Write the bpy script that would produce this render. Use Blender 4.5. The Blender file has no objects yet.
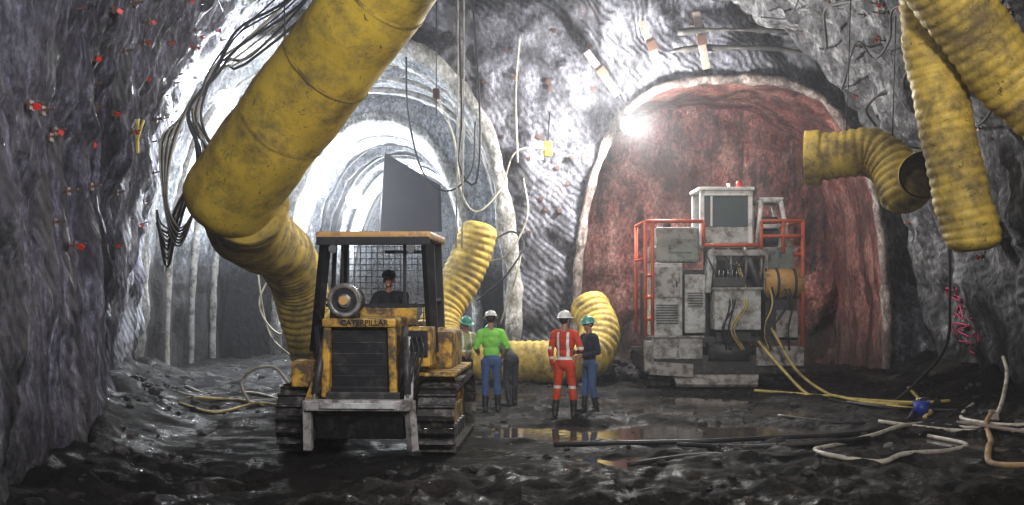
import bpy, bmesh, math, random
import numpy as np
from mathutils import Vector, Matrix, noise, Euler
random.seed(7)
SC=bpy.context.scene
COL=SC.collection
pi=math.pi
# ---------------------------------------------------------------- helpers
def link(o,parent=None):
    COL.objects.link(o)
    if parent: o.parent=parent
    return o
def empty(name,loc=(0,0,0),rz=0.0,parent=None):
    o=bpy.data.objects.new(name,None); o.location=loc; o.rotation_euler=(0,0,rz); o.empty_display_size=.3
    return link(o,parent)
def mobj(name,verts,faces,mat,parent=None,smooth=False):
    me=bpy.data.meshes.new(name); me.from_pydata([tuple(v) for v in verts],[],faces); me.update()
    if mat: me.materials.append(mat)
    if smooth:
        for p in me.polygons: p.use_smooth=True
    return link(bpy.data.objects.new(name,me),parent)
def box(name,c,s,mat,parent=None,rot=(0,0,0),bev=0.015):
    bm=bmesh.new(); bmesh.ops.create_cube(bm,size=1.0)
    bmesh.ops.scale(bm,vec=Vector(s),verts=bm.verts)
    b=min(bev,min(s)*.3)
    if b>0: bmesh.ops.bevel(bm,geom=list(bm.edges),offset=b,segments=2,affect='EDGES',profile=.6)
    bmesh.ops.transform(bm,matrix=Matrix.Translation(c)@Euler(rot).to_matrix().to_4x4(),verts=bm.verts)
    me=bpy.data.meshes.new(name); bm.to_mesh(me); bm.free(); me.materials.append(mat)
    return link(bpy.data.objects.new(name,me),parent)
def cyl(name,p1,p2,r,mat,parent=None,seg=20,r2=None,cap=True):
    p1=Vector(p1);p2=Vector(p2); d=p2-p1
    bm=bmesh.new(); bmesh.ops.create_cone(bm,cap_ends=cap,segments=seg,radius1=r,radius2=r if r2 is None else r2,depth=d.length)
    q=d.to_track_quat('Z','Y')
    bmesh.ops.transform(bm,matrix=Matrix.Translation((p1+p2)/2)@q.to_matrix().to_4x4(),verts=bm.verts)
    me=bpy.data.meshes.new(name); bm.to_mesh(me); bm.free(); me.materials.append(mat)
    for p in me.polygons: p.use_smooth=len(p.vertices)==4
    return link(bpy.data.objects.new(name,me),parent)
def boxes(name,lst,mat,parent=None):
    V=[];F=[]
    cube=[(-.5,-.5,-.5),(.5,-.5,-.5),(.5,.5,-.5),(-.5,.5,-.5),(-.5,-.5,.5),(.5,-.5,.5),(.5,.5,.5),(-.5,.5,.5)]
    fs=[(0,3,2,1),(4,5,6,7),(0,1,5,4),(1,2,6,5),(2,3,7,6),(3,0,4,7)]
    for M,s in lst:
        n=len(V)
        for c in cube: V.append(M@Vector((c[0]*s[0],c[1]*s[1],c[2]*s[2])))
        for f in fs: F.append(tuple(i+n for i in f))
    return mobj(name,V,F,mat,parent)
def catmull(pts,step):
    P=[Vector(p) for p in pts]; P=[P[0]*2-P[1]]+P+[P[-1]*2-P[-2]]
    out=[]
    for i in range(1,len(P)-2):
        a,b,c,d=P[i-1:i+3]; n=max(2,int((c-b).length/step))
        for k in range(n):
            t=k/n
            out.append(.5*((2*b)+(c-a)*t+(2*a-5*b+4*c-d)*t*t+(3*b-a-3*c+d)*t**3))
    out.append(P[-2]); return out
def sweep(name,pts,r,mat,parent=None,seg=24,step=.05,rib=0,ribp=.2,wrinkle=0,close=(True,True),dome=False,wf=1.0,ends=(True,True)):
    C=catmull(pts,step); n=len(C)
    T=[(C[min(i+1,n-1)]-C[max(i-1,0)]).normalized() for i in range(n)]
    L=[0]
    for i in range(1,n): L.append(L[-1]+(C[i]-C[i-1]).length)
    up=Vector((0,0,1)) if abs(T[0].z)<.9 else Vector((1,0,0))
    N=(up-T[0]*up.dot(T[0])).normalized()
    rf=r if callable(r) else (lambda t:r)
    V=[];F=[]
    for i in range(n):
        N=(N-T[i]*N.dot(T[i])).normalized(); B=T[i].cross(N)
        t=L[i]/L[-1]; rr=rf(t)
        if rib: rr*=1+rib*(abs(math.sin(pi*L[i]/ribp))-.6)
        if dome:
            e=min(L[i] if ends[0] else 99,L[-1]-L[i] if ends[1] else 99)
            if e<rf(t)*.6: rr*=math.sqrt(max(.02,1-(1-e/(rf(t)*.6))**2))*.65+.35
        for k in range(seg):
            a=2*pi*k/seg
            d=N*math.cos(a)+B*math.sin(a)
            q=rr
            if wrinkle:
                p=(C[i]+d*rr)*wf
                q+=wrinkle*(noise.noise(p*1.3)+.4*noise.noise(p*3.5)+.15*noise.noise(p*8))
            V.append(C[i]+d*q)
    for i in range(n-1):
        for k in range(seg):
            k2=(k+1)%seg
            F.append((i*seg+k,i*seg+k2,(i+1)*seg+k2,(i+1)*seg+k))
    if close[0]: F.append(tuple(range(seg))[::-1])
    if close[1]: F.append(tuple((n-1)*seg+k for k in range(seg)))
    return mobj(name,V,F,mat,parent,True)
# ---------------------------------------------------------------- materials
def newmat(name):
    m=bpy.data.materials.new(name); m.use_nodes=True; nt=m.node_tree
    b=nt.nodes['Principled BSDF']; return m,nt,b
class NB:
    def __init__(s,nt):
        s.nt=nt; s.geo=nt.nodes.new('ShaderNodeNewGeometry'); s.tc=nt.nodes.new('ShaderNodeTexCoord')
    def L(s,a,b): s.nt.links.new(a,b)
    def xyz(s,i):
        sx=s.nt.nodes.new('ShaderNodeSeparateXYZ'); s.L(s.geo.outputs['Position'],sx.inputs[0]); return sx.outputs[i]
    def noise(s,scale,detail=6,rough=.6,mp=None,obj=False,dist=0):
        n=s.nt.nodes.new('ShaderNodeTexNoise'); n.inputs['Scale'].default_value=scale; n.inputs['Detail'].default_value=detail
        n.inputs['Roughness'].default_value=rough; n.inputs['Distortion'].default_value=dist
        src=s.tc.outputs['Object'] if obj else s.geo.outputs['Position']
        if mp:
            m=s.nt.nodes.new('ShaderNodeMapping'); m.inputs['Scale'].default_value=mp; s.L(src,m.inputs[0]); src=m.outputs[0]
        s.L(src,n.inputs['Vector']); return n.outputs['Fac']
    def ramp(s,fac,stops):
        r=s.nt.nodes.new('ShaderNodeValToRGB'); e=r.color_ramp.elements
        while len(e)>1: e.remove(e[-1])
        e[0].position=stops[0][0]; e[0].color=tuple(stops[0][1])+(1,) if len(stops[0][1])==3 else stops[0][1]
        for p,c in stops[1:]:
            x=e.new(p); x.color=tuple(c)+(1,)
        s.L(fac,r.inputs[0]); return r.outputs[0]
    def g(s,fac,stops): return s.ramp(fac,[(p,(v,v,v)) for p,v in stops])
    def mix(s,fac,a,b,mode='MIX'):
        m=s.nt.nodes.new('ShaderNodeMix'); m.data_type='RGBA'; m.blend_type=mode
        for v,i in ((fac,0),(a,6),(b,7)):
            if isinstance(v,(int,float)): m.inputs[i].default_value=v
            elif isinstance(v,tuple): m.inputs[i].default_value=v+(1,) if len(v)==3 else v
            else: s.L(v,m.inputs[i])
        return m.outputs[2]
    def math(s,op,a,b=0,c=0):
        m=s.nt.nodes.new('ShaderNodeMath'); m.operation=op
        for i,v in enumerate((a,b,c)):
            if isinstance(v,(int,float)): m.inputs[i].default_value=v
            else: s.L(v,m.inputs[i])
        return m.outputs[0]
    def bump(s,h,strength,dist,bsdf,prev=None):
        b=s.nt.nodes.new('ShaderNodeBump'); b.inputs['Strength'].default_value=strength; b.inputs['Distance'].default_value=dist
        s.L(h,b.inputs['Height'])
        if prev: s.L(prev,b.inputs['Normal'])
        s.L(b.outputs[0],bsdf.inputs['Normal']); return b.outputs[0]
def rock(name,dark,mid,light,stretch=.3,wet=.5,white=.3,whitecol=(.6,.6,.63),bump=.8,sc=1.0,left=False,rust=.12,low_dark=None,mesh=0,blotch=0):
    m,nt,b=newmat(name); n=NB(nt)
    f=n.noise(1.7*sc,10,.68,(1,1,stretch),dist=.3)
    c=n.ramp(f,[(.3,dark),(.48,mid),(.68,light)])
    fine=n.noise(11,8,.75,(1,1,.6))
    sp=n.g(fine,[(.36,.2),(.5,.85),(.66,2.0)])
    c=n.mix(.85,c,sp,'MULTIPLY')
    wp=n.noise(.8*sc,8,.72,(1,1,.55)); wm=n.g(wp,[(.54,0),(.66,white)])
    c=n.mix(wm,c,whitecol)
    if blotch:
        c=n.mix(blotch,c,n.g(n.noise(.45,5,.6),[(.38,.12),(.56,1.0)]),'MULTIPLY')
    st=n.noise(1.0,7,.65,(1.9,1.9,.14)); sm=n.g(st,[(.50,0),(.62,wet)])
    c=n.mix(sm,c,(.012,.011,.014))
    ru=n.noise(1.6,6,.7,(1,1,.4)); rm=n.g(ru,[(.6,0),(.75,rust*3)])
    c=n.mix(rm,c,(.22,.10,.05))
    if left:
        k=n.g(n.math('MULTIPLY_ADD',n.xyz(0),-.1,0),[(.35,0),(.6,1)])
        st2=n.noise(1.0,8,.7,(4.5,4.5,.35)); c2=n.ramp(st2,[(.36,(.010,.008,.014)),(.5,(.085,.078,.115)),(.62,(.36,.35,.46)),(.75,(.82,.82,.92))])
        c2=n.mix(.8,c2,sp,'MULTIPLY'); c2=n.mix(sm,c2,(.006,.005,.008))
        # calcite curtains toward the junction
        yk=n.g(n.math('MULTIPLY',n.xyz(1),.02),[(.44,0),(.54,1)])
        cal=n.g(n.noise(1.0,8,.72,(2.6,2.6,.22)),[(.46,0),(.54,.9)])
        c2=n.mix(n.math('MULTIPLY',yk,cal),c2,(.58,.60,.68))
        c=n.mix(n.math('MULTIPLY',k,.85),c,c2)
    if low_dark:  # muddy dark tone at the wall base, fading out upward
        z0,z1,amt=low_dark
        zz=n.math('ADD',n.xyz(2),n.math('MULTIPLY',n.noise(.9,6,.7),2.4))
        mk=n.g(n.math('MULTIPLY',zz,.1),[((z0+1.2)*.1,amt),((z1+1.2)*.1,0)])
        low_col=n.mix(.8,(.03,.025,.023),sp,'MULTIPLY'); c=n.mix(mk,c,low_col)
    n.L(c,b.inputs['Base Color'])
    rr=n.g(st,[(.5,.8),(.62,.38)]); n.L(rr,b.inputs['Roughness'])
    h=n.noise(4.5,10,.72,(1,1,.7)); p=n.bump(h,bump,.22,b)
    if mesh:
        w=nt.nodes.new('ShaderNodeTexWave'); w.inputs['Scale'].default_value=2.6; w.inputs['Distortion'].default_value=1.2; w.bands_direction='DIAGONAL'; n.L(n.geo.outputs['Position'],w.inputs['Vector'])
        p=n.bump(w.outputs['Fac'],mesh,.06,b,p)
    h2=n.noise(22,5,.7); n.bump(h2,.7,.03,b,p)
    return m
def paint(name,col,dirt=(.09,.075,.06),amt=.5,rough=.45,metal=0,sc=3,bump=.15,lo=.5,hi=.62,specks=0):
    m,nt,b=newmat(name); n=NB(nt)
    f=n.noise(sc,9,.72,obj=True); k=n.g(f,[(lo,0),(hi,amt)])
    f2=n.noise(sc*.45,4,.5,obj=True); base=n.mix(n.g(f2,[(.35,.0),(.7,.55)]),col,tuple(x*.5 for x in col))
    c=n.mix(k,base,dirt)
    if specks:
        c=n.mix(n.g(n.noise(9,6,.7,obj=True,dist=1.5),[(.60,0),(.66,specks)]),c,(.05,.035,.02))
    n.L(c,b.inputs['Base Color'])
    n.L(n.g(f,[(lo,rough),(hi,min(1,rough+.35))]),b.inputs['Roughness'])
    b.inputs['Metallic'].default_value=metal
    if bump: n.bump(n.noise(sc*6,6,.7,obj=True),bump,.03,b)
    return m
def emis(name,col,st):
    m,nt,b=newmat(name); b.inputs['Emission Color'].default_value=col+(1,); b.inputs['Emission Strength'].default_value=st
    b.inputs['Base Color'].default_value=(.8,.8,.8,1); return m

M_shell=rock('shotcrete_vault',(.026,.025,.027),(.14,.137,.145),(.44,.44,.44),stretch=.6,wet=.85,white=.45,left=True,low_dark=(-.2,1.5,.7),mesh=.5,blotch=.6,bump=.8)
M_back=rock('shotcrete_back',(.045,.045,.052),(.15,.15,.175),(.40,.40,.46),stretch=.5,wet=.75,white=.4,whitecol=(.50,.52,.58),low_dark=(-.3,.9,.7),mesh=.6,blotch=.6,bump=.75)
M_white=rock('shotcrete_white',(.26,.27,.30),(.50,.52,.56),(.76,.78,.82),stretch=.7,wet=.35,white=.5,whitecol=(.80,.81,.84),bump=1,rust=.02,low_dark=(2.6,4.4,.98))  # walls turn near-black towards the tunnel floor
M_collar=rock('shotcrete_collar',(.2,.19,.18),(.42,.41,.39),(.72,.71,.69),stretch=.8,wet=.4,white=.5,whitecol=(.8,.79,.76),bump=.8,low_dark=(.2,1.8,.8))
M_collar2=rock('shotcrete_collar_brown',(.08,.06,.05),(.24,.19,.17),(.5,.44,.40),stretch=.8,wet=.5,white=.3,whitecol=(.75,.70,.66),bump=.9,rust=.3,low_dark=(.2,1.8,.8))
M_red=rock('red_sealed_rock',(.085,.028,.026),(.28,.11,.095),(.46,.26,.22),stretch=.5,wet=.8,white=.3,whitecol=(.48,.34,.31),bump=.8,sc=.7,rust=.2,low_dark=(-.4,2.2,.92),blotch=.75)
m,nt,b=newmat('wet_mud'); n=NB(nt)
f=n.noise(1.1,12,.72); c=n.ramp(f,[(.36,(.004,.0035,.003)),(.52,(.012,.010,.008)),(.68,(.055,.046,.038))])
c=n.mix(.8,c,n.g(n.noise(14,8,.75),[(.36,.2),(.5,.9),(.68,2.4)]),'MULTIPLY')
n.L(c,b.inputs['Base Color']); n.L(n.g(n.noise(1.3,9,.72),[(.42,.2),(.51,.75)]),b.inputs['Roughness']); b.inputs['Specular IOR Level'].default_value=.28
p=n.bump(n.noise(5,10,.78),.9,.20,b); n.bump(n.noise(24,6,.75),.8,.04,b,p); M_mud=m
m,nt,b=newmat('puddle_water'); b.inputs['Base Color'].default_value=(.07,.06,.052,1); b.inputs['Roughness'].default_value=.05; n=NB(nt)
n.bump(n.noise(5,3,.5),.15,.02,b); M_water=m
M_duct=paint('duct_yellow',(.76,.56,.08),dirt=(.17,.13,.06),amt=.85,rough=.5,sc=1.7,bump=.25,lo=.45,hi=.66,specks=.9)
M_duct2=paint('duct_yellow_ribbed',(.68,.50,.10),dirt=(.13,.10,.06),amt=.85,rough=.55,sc=2.0,bump=.25,lo=.42,hi=.62,specks=.8)
M_ductin=paint('duct_inner_dark',(.04,.035,.03),rough=.8)
M_yel=paint('machine_yellow',(.62,.38,.06),dirt=(.06,.048,.04),amt=.92,sc=4,lo=.42,hi=.56)
M_blk=paint('black_steel',(.014,.014,.016),dirt=(.05,.045,.04),amt=.7,rough=.5,sc=5)
M_trk=paint('track_steel',(.07,.065,.06),dirt=(.26,.24,.22),amt=.7,rough=.35,metal=.6,sc=9)
M_grey=paint('grey_steel',(.42,.40,.38),dirt=(.08,.07,.055),amt=.85,sc=5,lo=.45,hi=.6)
M_lgrey=paint('light_grey_panel',(.54,.55,.53),dirt=(.12,.10,.085),amt=.85,sc=3.5,lo=.45,hi=.62)
M_grn=paint('grey_green_panel',(.24,.27,.24),dirt=(.07,.06,.05),amt=.8,sc=4)
M_dgrey=paint('dark_machine',(.05,.05,.05),dirt=(.17,.15,.13),amt=.6,sc=5)
M_redr=paint('red_rail',(.62,.12,.05),dirt=(.2,.1,.07),amt=.6,sc=6)
M_wht=paint('white_cab',(.82,.82,.79),dirt=(.28,.26,.23),amt=.7,sc=4)
M_orn=paint('ochre_tank',(.58,.35,.13),dirt=(.14,.1,.07),amt=.7,sc=4)
M_silver=paint('worn_chrome',(.7,.7,.68),amt=.25,rough=.25,metal=.9)
M_rubber=paint('cable_black',(.018,.018,.02),amt=.3,dirt=(.08,.07,.065),rough=.5)
M_hosew=paint('hose_white',(.50,.47,.39),amt=.75,rough=.5)
M_hosey=paint('hose_yellow',(.56,.45,.15),amt=.6,rough=.5)
M_hoseb=paint('hose_brown',(.36,.24,.12),amt=.5,rough=.5)
M_glass,_,b_=newmat('cab_glass'); b_.inputs['Base Color'].default_value=(.10,.13,.14,1); b_.inputs['Roughness'].default_value=.08
M_orange=paint('marker_red',(.55,.03,.02),amt=.4); M_blue=paint('bucket_blue',(.02,.05,.32),amt=.5)
M_ylw=paint('marker_yellow',(.7,.55,.05),amt=.5); M_wood=paint('timber_strap',(.30,.25,.22),amt=.7,sc=6)
M_rust=paint('rusty_steel',(.11,.06,.045),amt=.5,sc=8); M_mag=paint('spray_paint',(.55,.05,.14),amt=.2)
M_tarp=paint('dark_tarpaulin',(.022,.020,.034),amt=.4,rough=.7)
M_stone=rock('broken_rock',(.008,.007,.007),(.035,.03,.028),(.11,.10,.09),wet=.5,white=.1)
E_lamp=emis('lamp_glass',(1,.98,.95),200)
# ---------------------------------------------------------------- cavern shell
def interp(x,t):
    if x<=t[0][0]: return t[0][1]
    for (a,b),(c,d) in zip(t,t[1:]):
        if x<=c: return b+(d-b)*(x-a)/(c-a)
    return t[-1][1]
aL=lambda Y:interp(Y,[(-8,4.4),(6,4.6),(12,5.2),(15,6.0),(20,7.5),(26,9.3),(30,10.3)])
aR=lambda Y:interp(Y,[(-8,8.5),(10,9.2),(20,9.8),(26,10.5),(30,11.2)])
H=11.6; NN=2.3
def sgnpow(v,e): return math.copysign(abs(v)**e,v)
def shellpt(th,Y,disp=True):
    c=math.cos(th); s=max(0,math.sin(th)); a=aR(Y) if c>0 else aL(Y)
    x=a*sgnpow(c,2/NN); z=H*s**(2/NN)-.35
    p=Vector((x,Y,z))
    if disp:
        nd=Vector((-c,0,-s*.9)).normalized()
        d=.45*noise.noise(p*.32)+.22*noise.noise(p*.95+Vector((9,3,1)))+.11*noise.noise(p*2.6)+.05*noise.noise(p*6.5)
        q=Vector((p.x*1.5,p.y*1.5,p.z*.3)); d+=.22*noise.noise(q)+.12*noise.noise(q*2.3)
        if Y>20 and -.2<c<.98:
            d+=.24*max(0,math.sin(2*pi*(Y+.3*c)/1.35))**3*min(1,(Y-20)/3)
        p=p+nd*d
    return p
def build_shell(name,t0,t1,nt_):
    Ys=[];y=-8.0
    while y<30.01:
        Ys.append(y); y+=.5 if y<6 else .14
    V=[];F=[]
    for Y in Ys:
        for k in range(nt_+1): V.append(shellpt(t0+(t1-t0)*k/nt_,Y))
    w=nt_+1
    for i in range(len(Ys)-1):
        for k in range(nt_): F.append((i*w+k,(i+1)*w+k,(i+1)*w+k+1,i*w+k+1))
    return mobj(name,V,F,M_shell,None,True)
WR=build_shell('wall_right',0,.3*pi,70)
CE=build_shell('ceiling',.3*pi,.7*pi,100)
WL=build_shell('wall_left',.7*pi,pi,70)
box('wall_rear',(1,-8,5.5),(16,.3,13),M_shell,bev=0)
# ---------------------------------------------------------------- back wall with openings
def prof(cx,hw,h,n,t):
    th=pi*t; c=math.cos(th); s=max(0,math.sin(th))
    return cx+hw*sgnpow(c,2/n), h*s**(2/n)
OPL=(-4.95,5.0,9.0,2.9); OPR=(5.85,4.15,7.9,3.0)
def ins(o,x,z):
    cx,hw,h,n=o
    return (abs((x-cx)/hw)**n+(max(z,0)/h)**n)**(1/n)
def yback(x,z):
    p=Vector((x,29.5,z)); q=Vector((x*.9,5,z*.5))
    return 29.5-.35*noise.noise(p*.35)-.22*noise.noise(p*1.1)-.12*noise.noise(p*2.7)-.05*noise.noise(p*6)-.15*noise.noise(q*1.6)
sp=.12; nx=int(24/sp); nz=int(13/sp); V=[];F=[];val=[]
for j in range(nz+1):
    for i in range(nx+1):
        x=-12+i*sp; z=-.5+j*sp; v=0
        for o in (OPL,OPR):
            r=ins(o,x,z)
            if r<1:
                v=1
                if r>.001:
                    k=1/r; nxp=o[0]+(x-o[0])*k; nzp=(max(z,0)*k) if z>0 else z
                    x2,z2=nxp,nzp
        inside=v
        if inside and (abs(x2-x)+abs(z2-z))<sp*3: x,z=x2,z2; 
        V.append((x,yback(x,z),z)); val.append(inside)
for j in range(nz):
    for i in range(nx):
        a=j*(nx+1)+i; f=(a,a+1,a+nx+2,a+nx+1)
        if all(val[k] for k in f): continue
        F.append(f)
WB=mobj('wall_back',V,F,M_back,None,True)
def tube(name,o,Y0,Y1,mat,amp=.12,step=.2,nt_=120,rib=.10,rp=1.6):
    n=int((Y1-Y0)/step); V=[];F=[]
    for i in range(n+1):
        Y=Y0+(Y1-Y0)*i/n
        for k in range(nt_+1):
            x,z=prof(*o,k/nt_); p=Vector((x,Y,z)); d=Vector((o[0]-x,0,2-z)).normalized()
            rb=rib*max(0,math.sin(2*pi*Y/rp))**4
            p+=d*(amp*(noise.noise(p*.8)+.5*noise.noise(p*2.2)+.3*noise.noise(p*5))+rb)
            if k in(0,nt_): p.z=-.3
            V.append(p)
    w=nt_+1
    for i in range(n):
        for k in range(nt_): F.append((i*w+k,(i+1)*w+k,(i+1)*w+k+1,i*w+k+1))
    return mobj(name,V,F,mat,None,True)
tube('wall_left_tunnel',OPL,29.3,38.5,M_white,.16,rib=.22,rp=1.9)
OPI=(-4.7,3.5,8.3,2.3)
tube('wall_inner_tunnel',OPI,38.3,62,M_white,rib=.4,rp=2.6)
tube('wall_red_recess',OPR,29.3,34.3,M_red,.14,rib=0)
def face(name,o,Y,mat,hole=None,amp=.2,sp=.14):
    cx,hw,h,n=o; V=[];F=[];idx={}
    nx=int((2*hw+1)/sp); nz=int((h+1.2)/sp); ok=[]
    for j in range(nz+1):
        for i in range(nx+1):
            x=cx-hw-.5+i*sp; z=-.5+j*sp; h_=False
            if hole:
                r=ins(hole,x,z)
                if r<1:
                    h_=True
                    if r>.6:
                        k=1/r; x=hole[0]+(x-hole[0])*k; z=z*k if z>0 else z
            p=Vector((x,Y,z)); V.append((x,Y-amp*(noise.noise(p*.7)+.5*noise.noise(p*1.9)+.3*noise.noise(p*5)),z)); ok.append(h_)
    for j in range(nz):
        for i in range(nx):
            a=j*(nx+1)+i; f=(a,a+1,a+nx+2,a+nx+1)
            if all(ok[k] for k in f): continue
            F.append(f)
    return mobj(name,V,F,mat,None,True)
face('wall_red_face',OPR,34.0,M_red,amp=.5)
face('wall_tunnel_step',OPL,38.4,M_white,hole=OPI,amp=.1)
face('wall_tunnel_end',OPI,61.5,M_white)
def collar(name,o,Y,r,mat,grow=.0,w=.12,t0=0,t1=60,dy=0):
    cx,hw,h,n=o
    pts=[]
    for k in range(t0,t1+1):
        x,z=prof(cx,hw+grow,h+grow,n,k/60); pts.append((x,Y,z-(.3 if k in(0,60) else 0)))
    return sweep(name,pts,r,mat,seg=12,step=.12,wrinkle=w)
collar('trim_1',OPL,29.3,.22,M_collar); collar('trim_2',OPR,29.3,.13,M_collar2,w=.1); collar('trim_3',OPI,38.2,.2,M_collar)
for i,y in enumerate((31.2,33.6,36.0)): collar('trim_%d'%(4+i),OPL,y,.10,M_grey,grow=-.15,w=.04)
for i,y in enumerate((40.5,43,46,50,55)): collar('trim_%d'%(7+i),OPI,y,.14,M_dgrey,grow=-.2,w=.03)
# steel arch ribs and grout pipes above the right heading
collar('trim_12',OPR,28.9,.06,M_dgrey,grow=.75,w=.05,t0=8,t1=34); collar('trim_13',OPR,28.6,.05,M_dgrey,grow=1.15,w=.08,t0=12,t1=33)
# ---------------------------------------------------------------- floor
DZ=Vector((-2.0,14.7,0)); MC=Vector((4.85,25.4,0))
pads=[(-1.7,16.5,2.6),(4.9,27.5,2.8),(-.37,20.3,.4),(-1.0,22,.4),(.93,19.4,.4),(1.43,20.2,.4),(0,21.4,.4)]
pud=[(1.0,17.5,1.7,1.0),(2.7,17.5,2.2,1.35),(4.2,17.3,1.6,.9),(-5.2,17.6,1.0,.8),(5.5,20.0,1.3,.8),(3.2,22.4,2.4,1.2),(-.2,23.6,1.8,1.2),(-4.6,14,.8,.6),(3.2,20.6,1.2,.6),(1.6,14.6,.7,.4),(6.6,16.6,.8,.5)]
def fh(x,y):
    p=Vector((x,y,0)); 
    near=1+.8*max(0,min(1,(15-y)/3))
    h=.13*noise.noise(p*.6)+.085*noise.noise(p*1.7)*near+.055*noise.noise(p*4.1)*near+.028*noise.noise(p*10)
    h+=.03
    for px,py,r in pads:
        d=math.hypot(x-px,y-py)/r
        if d<1.4: k=min(1,max(0,(1.4-d)/.4)); h=h*(1-k)+ (.012*noise.noise(p*6))*k
    for px,py,rx,ry in pud:
        d=math.hypot((x-px)/rx,(y-py)/ry)+.35*noise.noise(p*1.3)+.12*noise.noise(p*3)
        if d<1: 
            k=min(1,(1-d)*4.5); h=h*(1-.9*k)-.075*k
    for a,s in ((x+aL(y)-.2,1),(aR(y)-.2-x,1)):
        if y<30 and a<2.2: h+=.55*(1-max(a,0)/2.2)**2*(.7+.8*noise.noise(p*.9))
    return h
xs=[-11.6+.10*i for i in range(233)]
ys=[];y=-8
while y<62: ys.append(y); y+= .8 if y<5 else (.08 if y<22 else (.13 if y<32 else .5))
V=[(x,y,fh(x,y)) for y in ys for x in xs]; w=len(xs)
F=[(j*w+i,j*w+i+1,(j+1)*w+i+1,(j+1)*w+i) for j in range(len(ys)-1) for i in range(w-1)]
mobj('floor',V,F,M_mud,None,True)
ZW=-.03
mobj('puddle',[(-4.8,13,ZW),(7.6,13,ZW),(7.6,26,ZW),(-4.8,26,ZW)],[(0,1,2,3)],M_water)
mobj('puddle',[(-6.3,16.4,ZW),(-4.85,16.4,ZW),(-4.85,18.8,ZW),(-6.3,18.8,ZW)],[(0,1,2,3)],M_water)
def stones(name,lst,mat):
    bm=bmesh.new()
    for (x,y,z,s) in lst:
        r=bmesh.ops.create_icosphere(bm,subdivisions=2,radius=s)
        sc=Vector((random.uniform(.7,1.3),random.uniform(.7,1.3),random.uniform(.5,.9))); o=Vector((random.random()*50,0,0))
        for v in r['verts']:
            v.co=v.co*(1+.5*noise.noise(v.co/s*1.1+o)); v.co=Vector((v.co.x*sc.x+x,v.co.y*sc.y+y,v.co.z*sc.z+z))
    me=bpy.data.meshes.new(name); bm.to_mesh(me); bm.free(); me.materials.append(mat)
    return link(bpy.data.objects.new(name,me))
L=[]
for i in range(800):
    y=random.uniform(9,28); x=random.uniform(-aL(y)+.5,aR(y)-.5)
    if any(math.hypot(x-a,y-b_)<c*1.0 for a,b_,c in pads): continue
    if random.random()<.4: x=math.copysign(1,x)*((aL(y) if x<0 else aR(y))-random.uniform(.5,1.8))
    s=random.uniform(.02,.07)*(1.8 if random.random()<.12 else 1); L.append((x,y,fh(x,y)+s*.15,s))
stones('rubble',L,M_stone)
L=[]
for i in range(150):
    x=2.3+random.gauss(0,.5); y=28.0+random.gauss(0,.35); d=math.hypot(x-2.3,y-28)
    L.append((x,y,max(0,.7-d*.6)*random.random()+.05,random.uniform(.08,.22)))
stones('rubble_pile',L,M_stone)
# ---------------------------------------------------------------- ducts
e=empty('ventilation_duct')
sweep('duct_body',[(.4,14.4,9.2),(-.81,15.7,8.0),(-2.07,17,6.78),(-3.55,18.3,5.36),(-4.85,19.4,4.10),(-5.28,19.85,3.62)],lambda t:.72+.10*t,M_duct,e,seg=56,step=.08,wrinkle=.045,dome=True,ends=(False,True))
sweep('duct_elbow',[(-4.75,19.6,3.8),(-4.95,20.6,3.45),(-4.95,21.6,3.3),(-4.85,22.5,3.15)],lambda t:.76-.12*t,M_duct2,e,seg=48,step=.03,wrinkle=.05,rib=.03,ribp=.2)
sweep('duct_tail',[(-4.9,22.2,3.25),(-4.85,23.4,3.0),(-4.8,24.6,2.5),(-4.7,25.3,1.6),(-4.5,25.7,.55)],.62,M_duct2,e,seg=40,step=.03,rib=.06,ribp=.2,wrinkle=.03)
pa=Vector((-2.07,17,6.78)); pb=Vector((-3.55,18.3,5.36)); dd=(pb-pa).normalized()
for i,s in enumerate((-1.7,-.1,1.5,2.9)):
    a=pa+dd*s; rr=.757+.02*i
    sweep('duct_seam_%d'%(i+1),[a-dd*.03,a,a+dd*.03],rr,M_duct2,e,seg=56,step=.02,wrinkle=.045,close=(False,False))
    cyl('hanger_%d'%(i+1),a+Vector((0,0,.85)),(a.x,a.y,a.z+2.2),.012,M_rubber,e,seg=6)
e=empty('ventilation_duct')
sweep('duct_riser',[(-.80,28.0,4.0),(-.95,28.0,3.4),(-1.3,27.9,2.5),(-1.75,27.6,1.7),(-1.7,27.2,1.0),(-.9,26.6,.62),(.2,26.2,.56),(1.2,26.2,.58),(1.95,26.6,.7),(2.15,27.2,1.3),(1.9,27.9,2.0)],.50,M_duct2,e,seg=36,step=.03,rib=.06,ribp=.18,wrinkle=.04,dome=True)
e=empty('ventilation_duct')
sweep('duct_body',[(6.15,22.4,4.97),(6.7,22.2,5.0),(7.2,22,5.0),(7.5,21.7,4.7),(7.6,21.4,4.25),(7.62,21.2,3.85)],.47,M_duct2,e,seg=36,step=.025,rib=.08,ribp=.17,wrinkle=.03,close=(True,True),dome=True,ends=(False,True))
sweep('duct_mouth',[(6.0,22.5,4.97),(6.28,22.4,4.97)],.56,M_duct2,e,seg=36,step=.05,wrinkle=.04)
sweep('duct_outlet',[(7.95,21.5,4.45),(7.78,20.9,4.42),(7.6,20.3,4.38)],.44,M_duct2,e,seg=36,step=.025,rib=.07,ribp=.16,close=(False,False))
sweep('outlet_inner',[(7.95,21.4,4.45),(7.78,20.9,4.42),(7.605,20.32,4.38)],.40,M_ductin,e,seg=36,step=.05,close=(True,False))  # near-black inner tube at the duct's open end
for i,q in enumerate([(6.75,22.2,5.4),(7.5,21.7,5.1)]): cyl('hanger_%d'%(i+1),q,(q[0]+.1,q[1],8.6),.012,M_rubber,e,seg=6)
e=empty('ventilation_duct')
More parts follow.
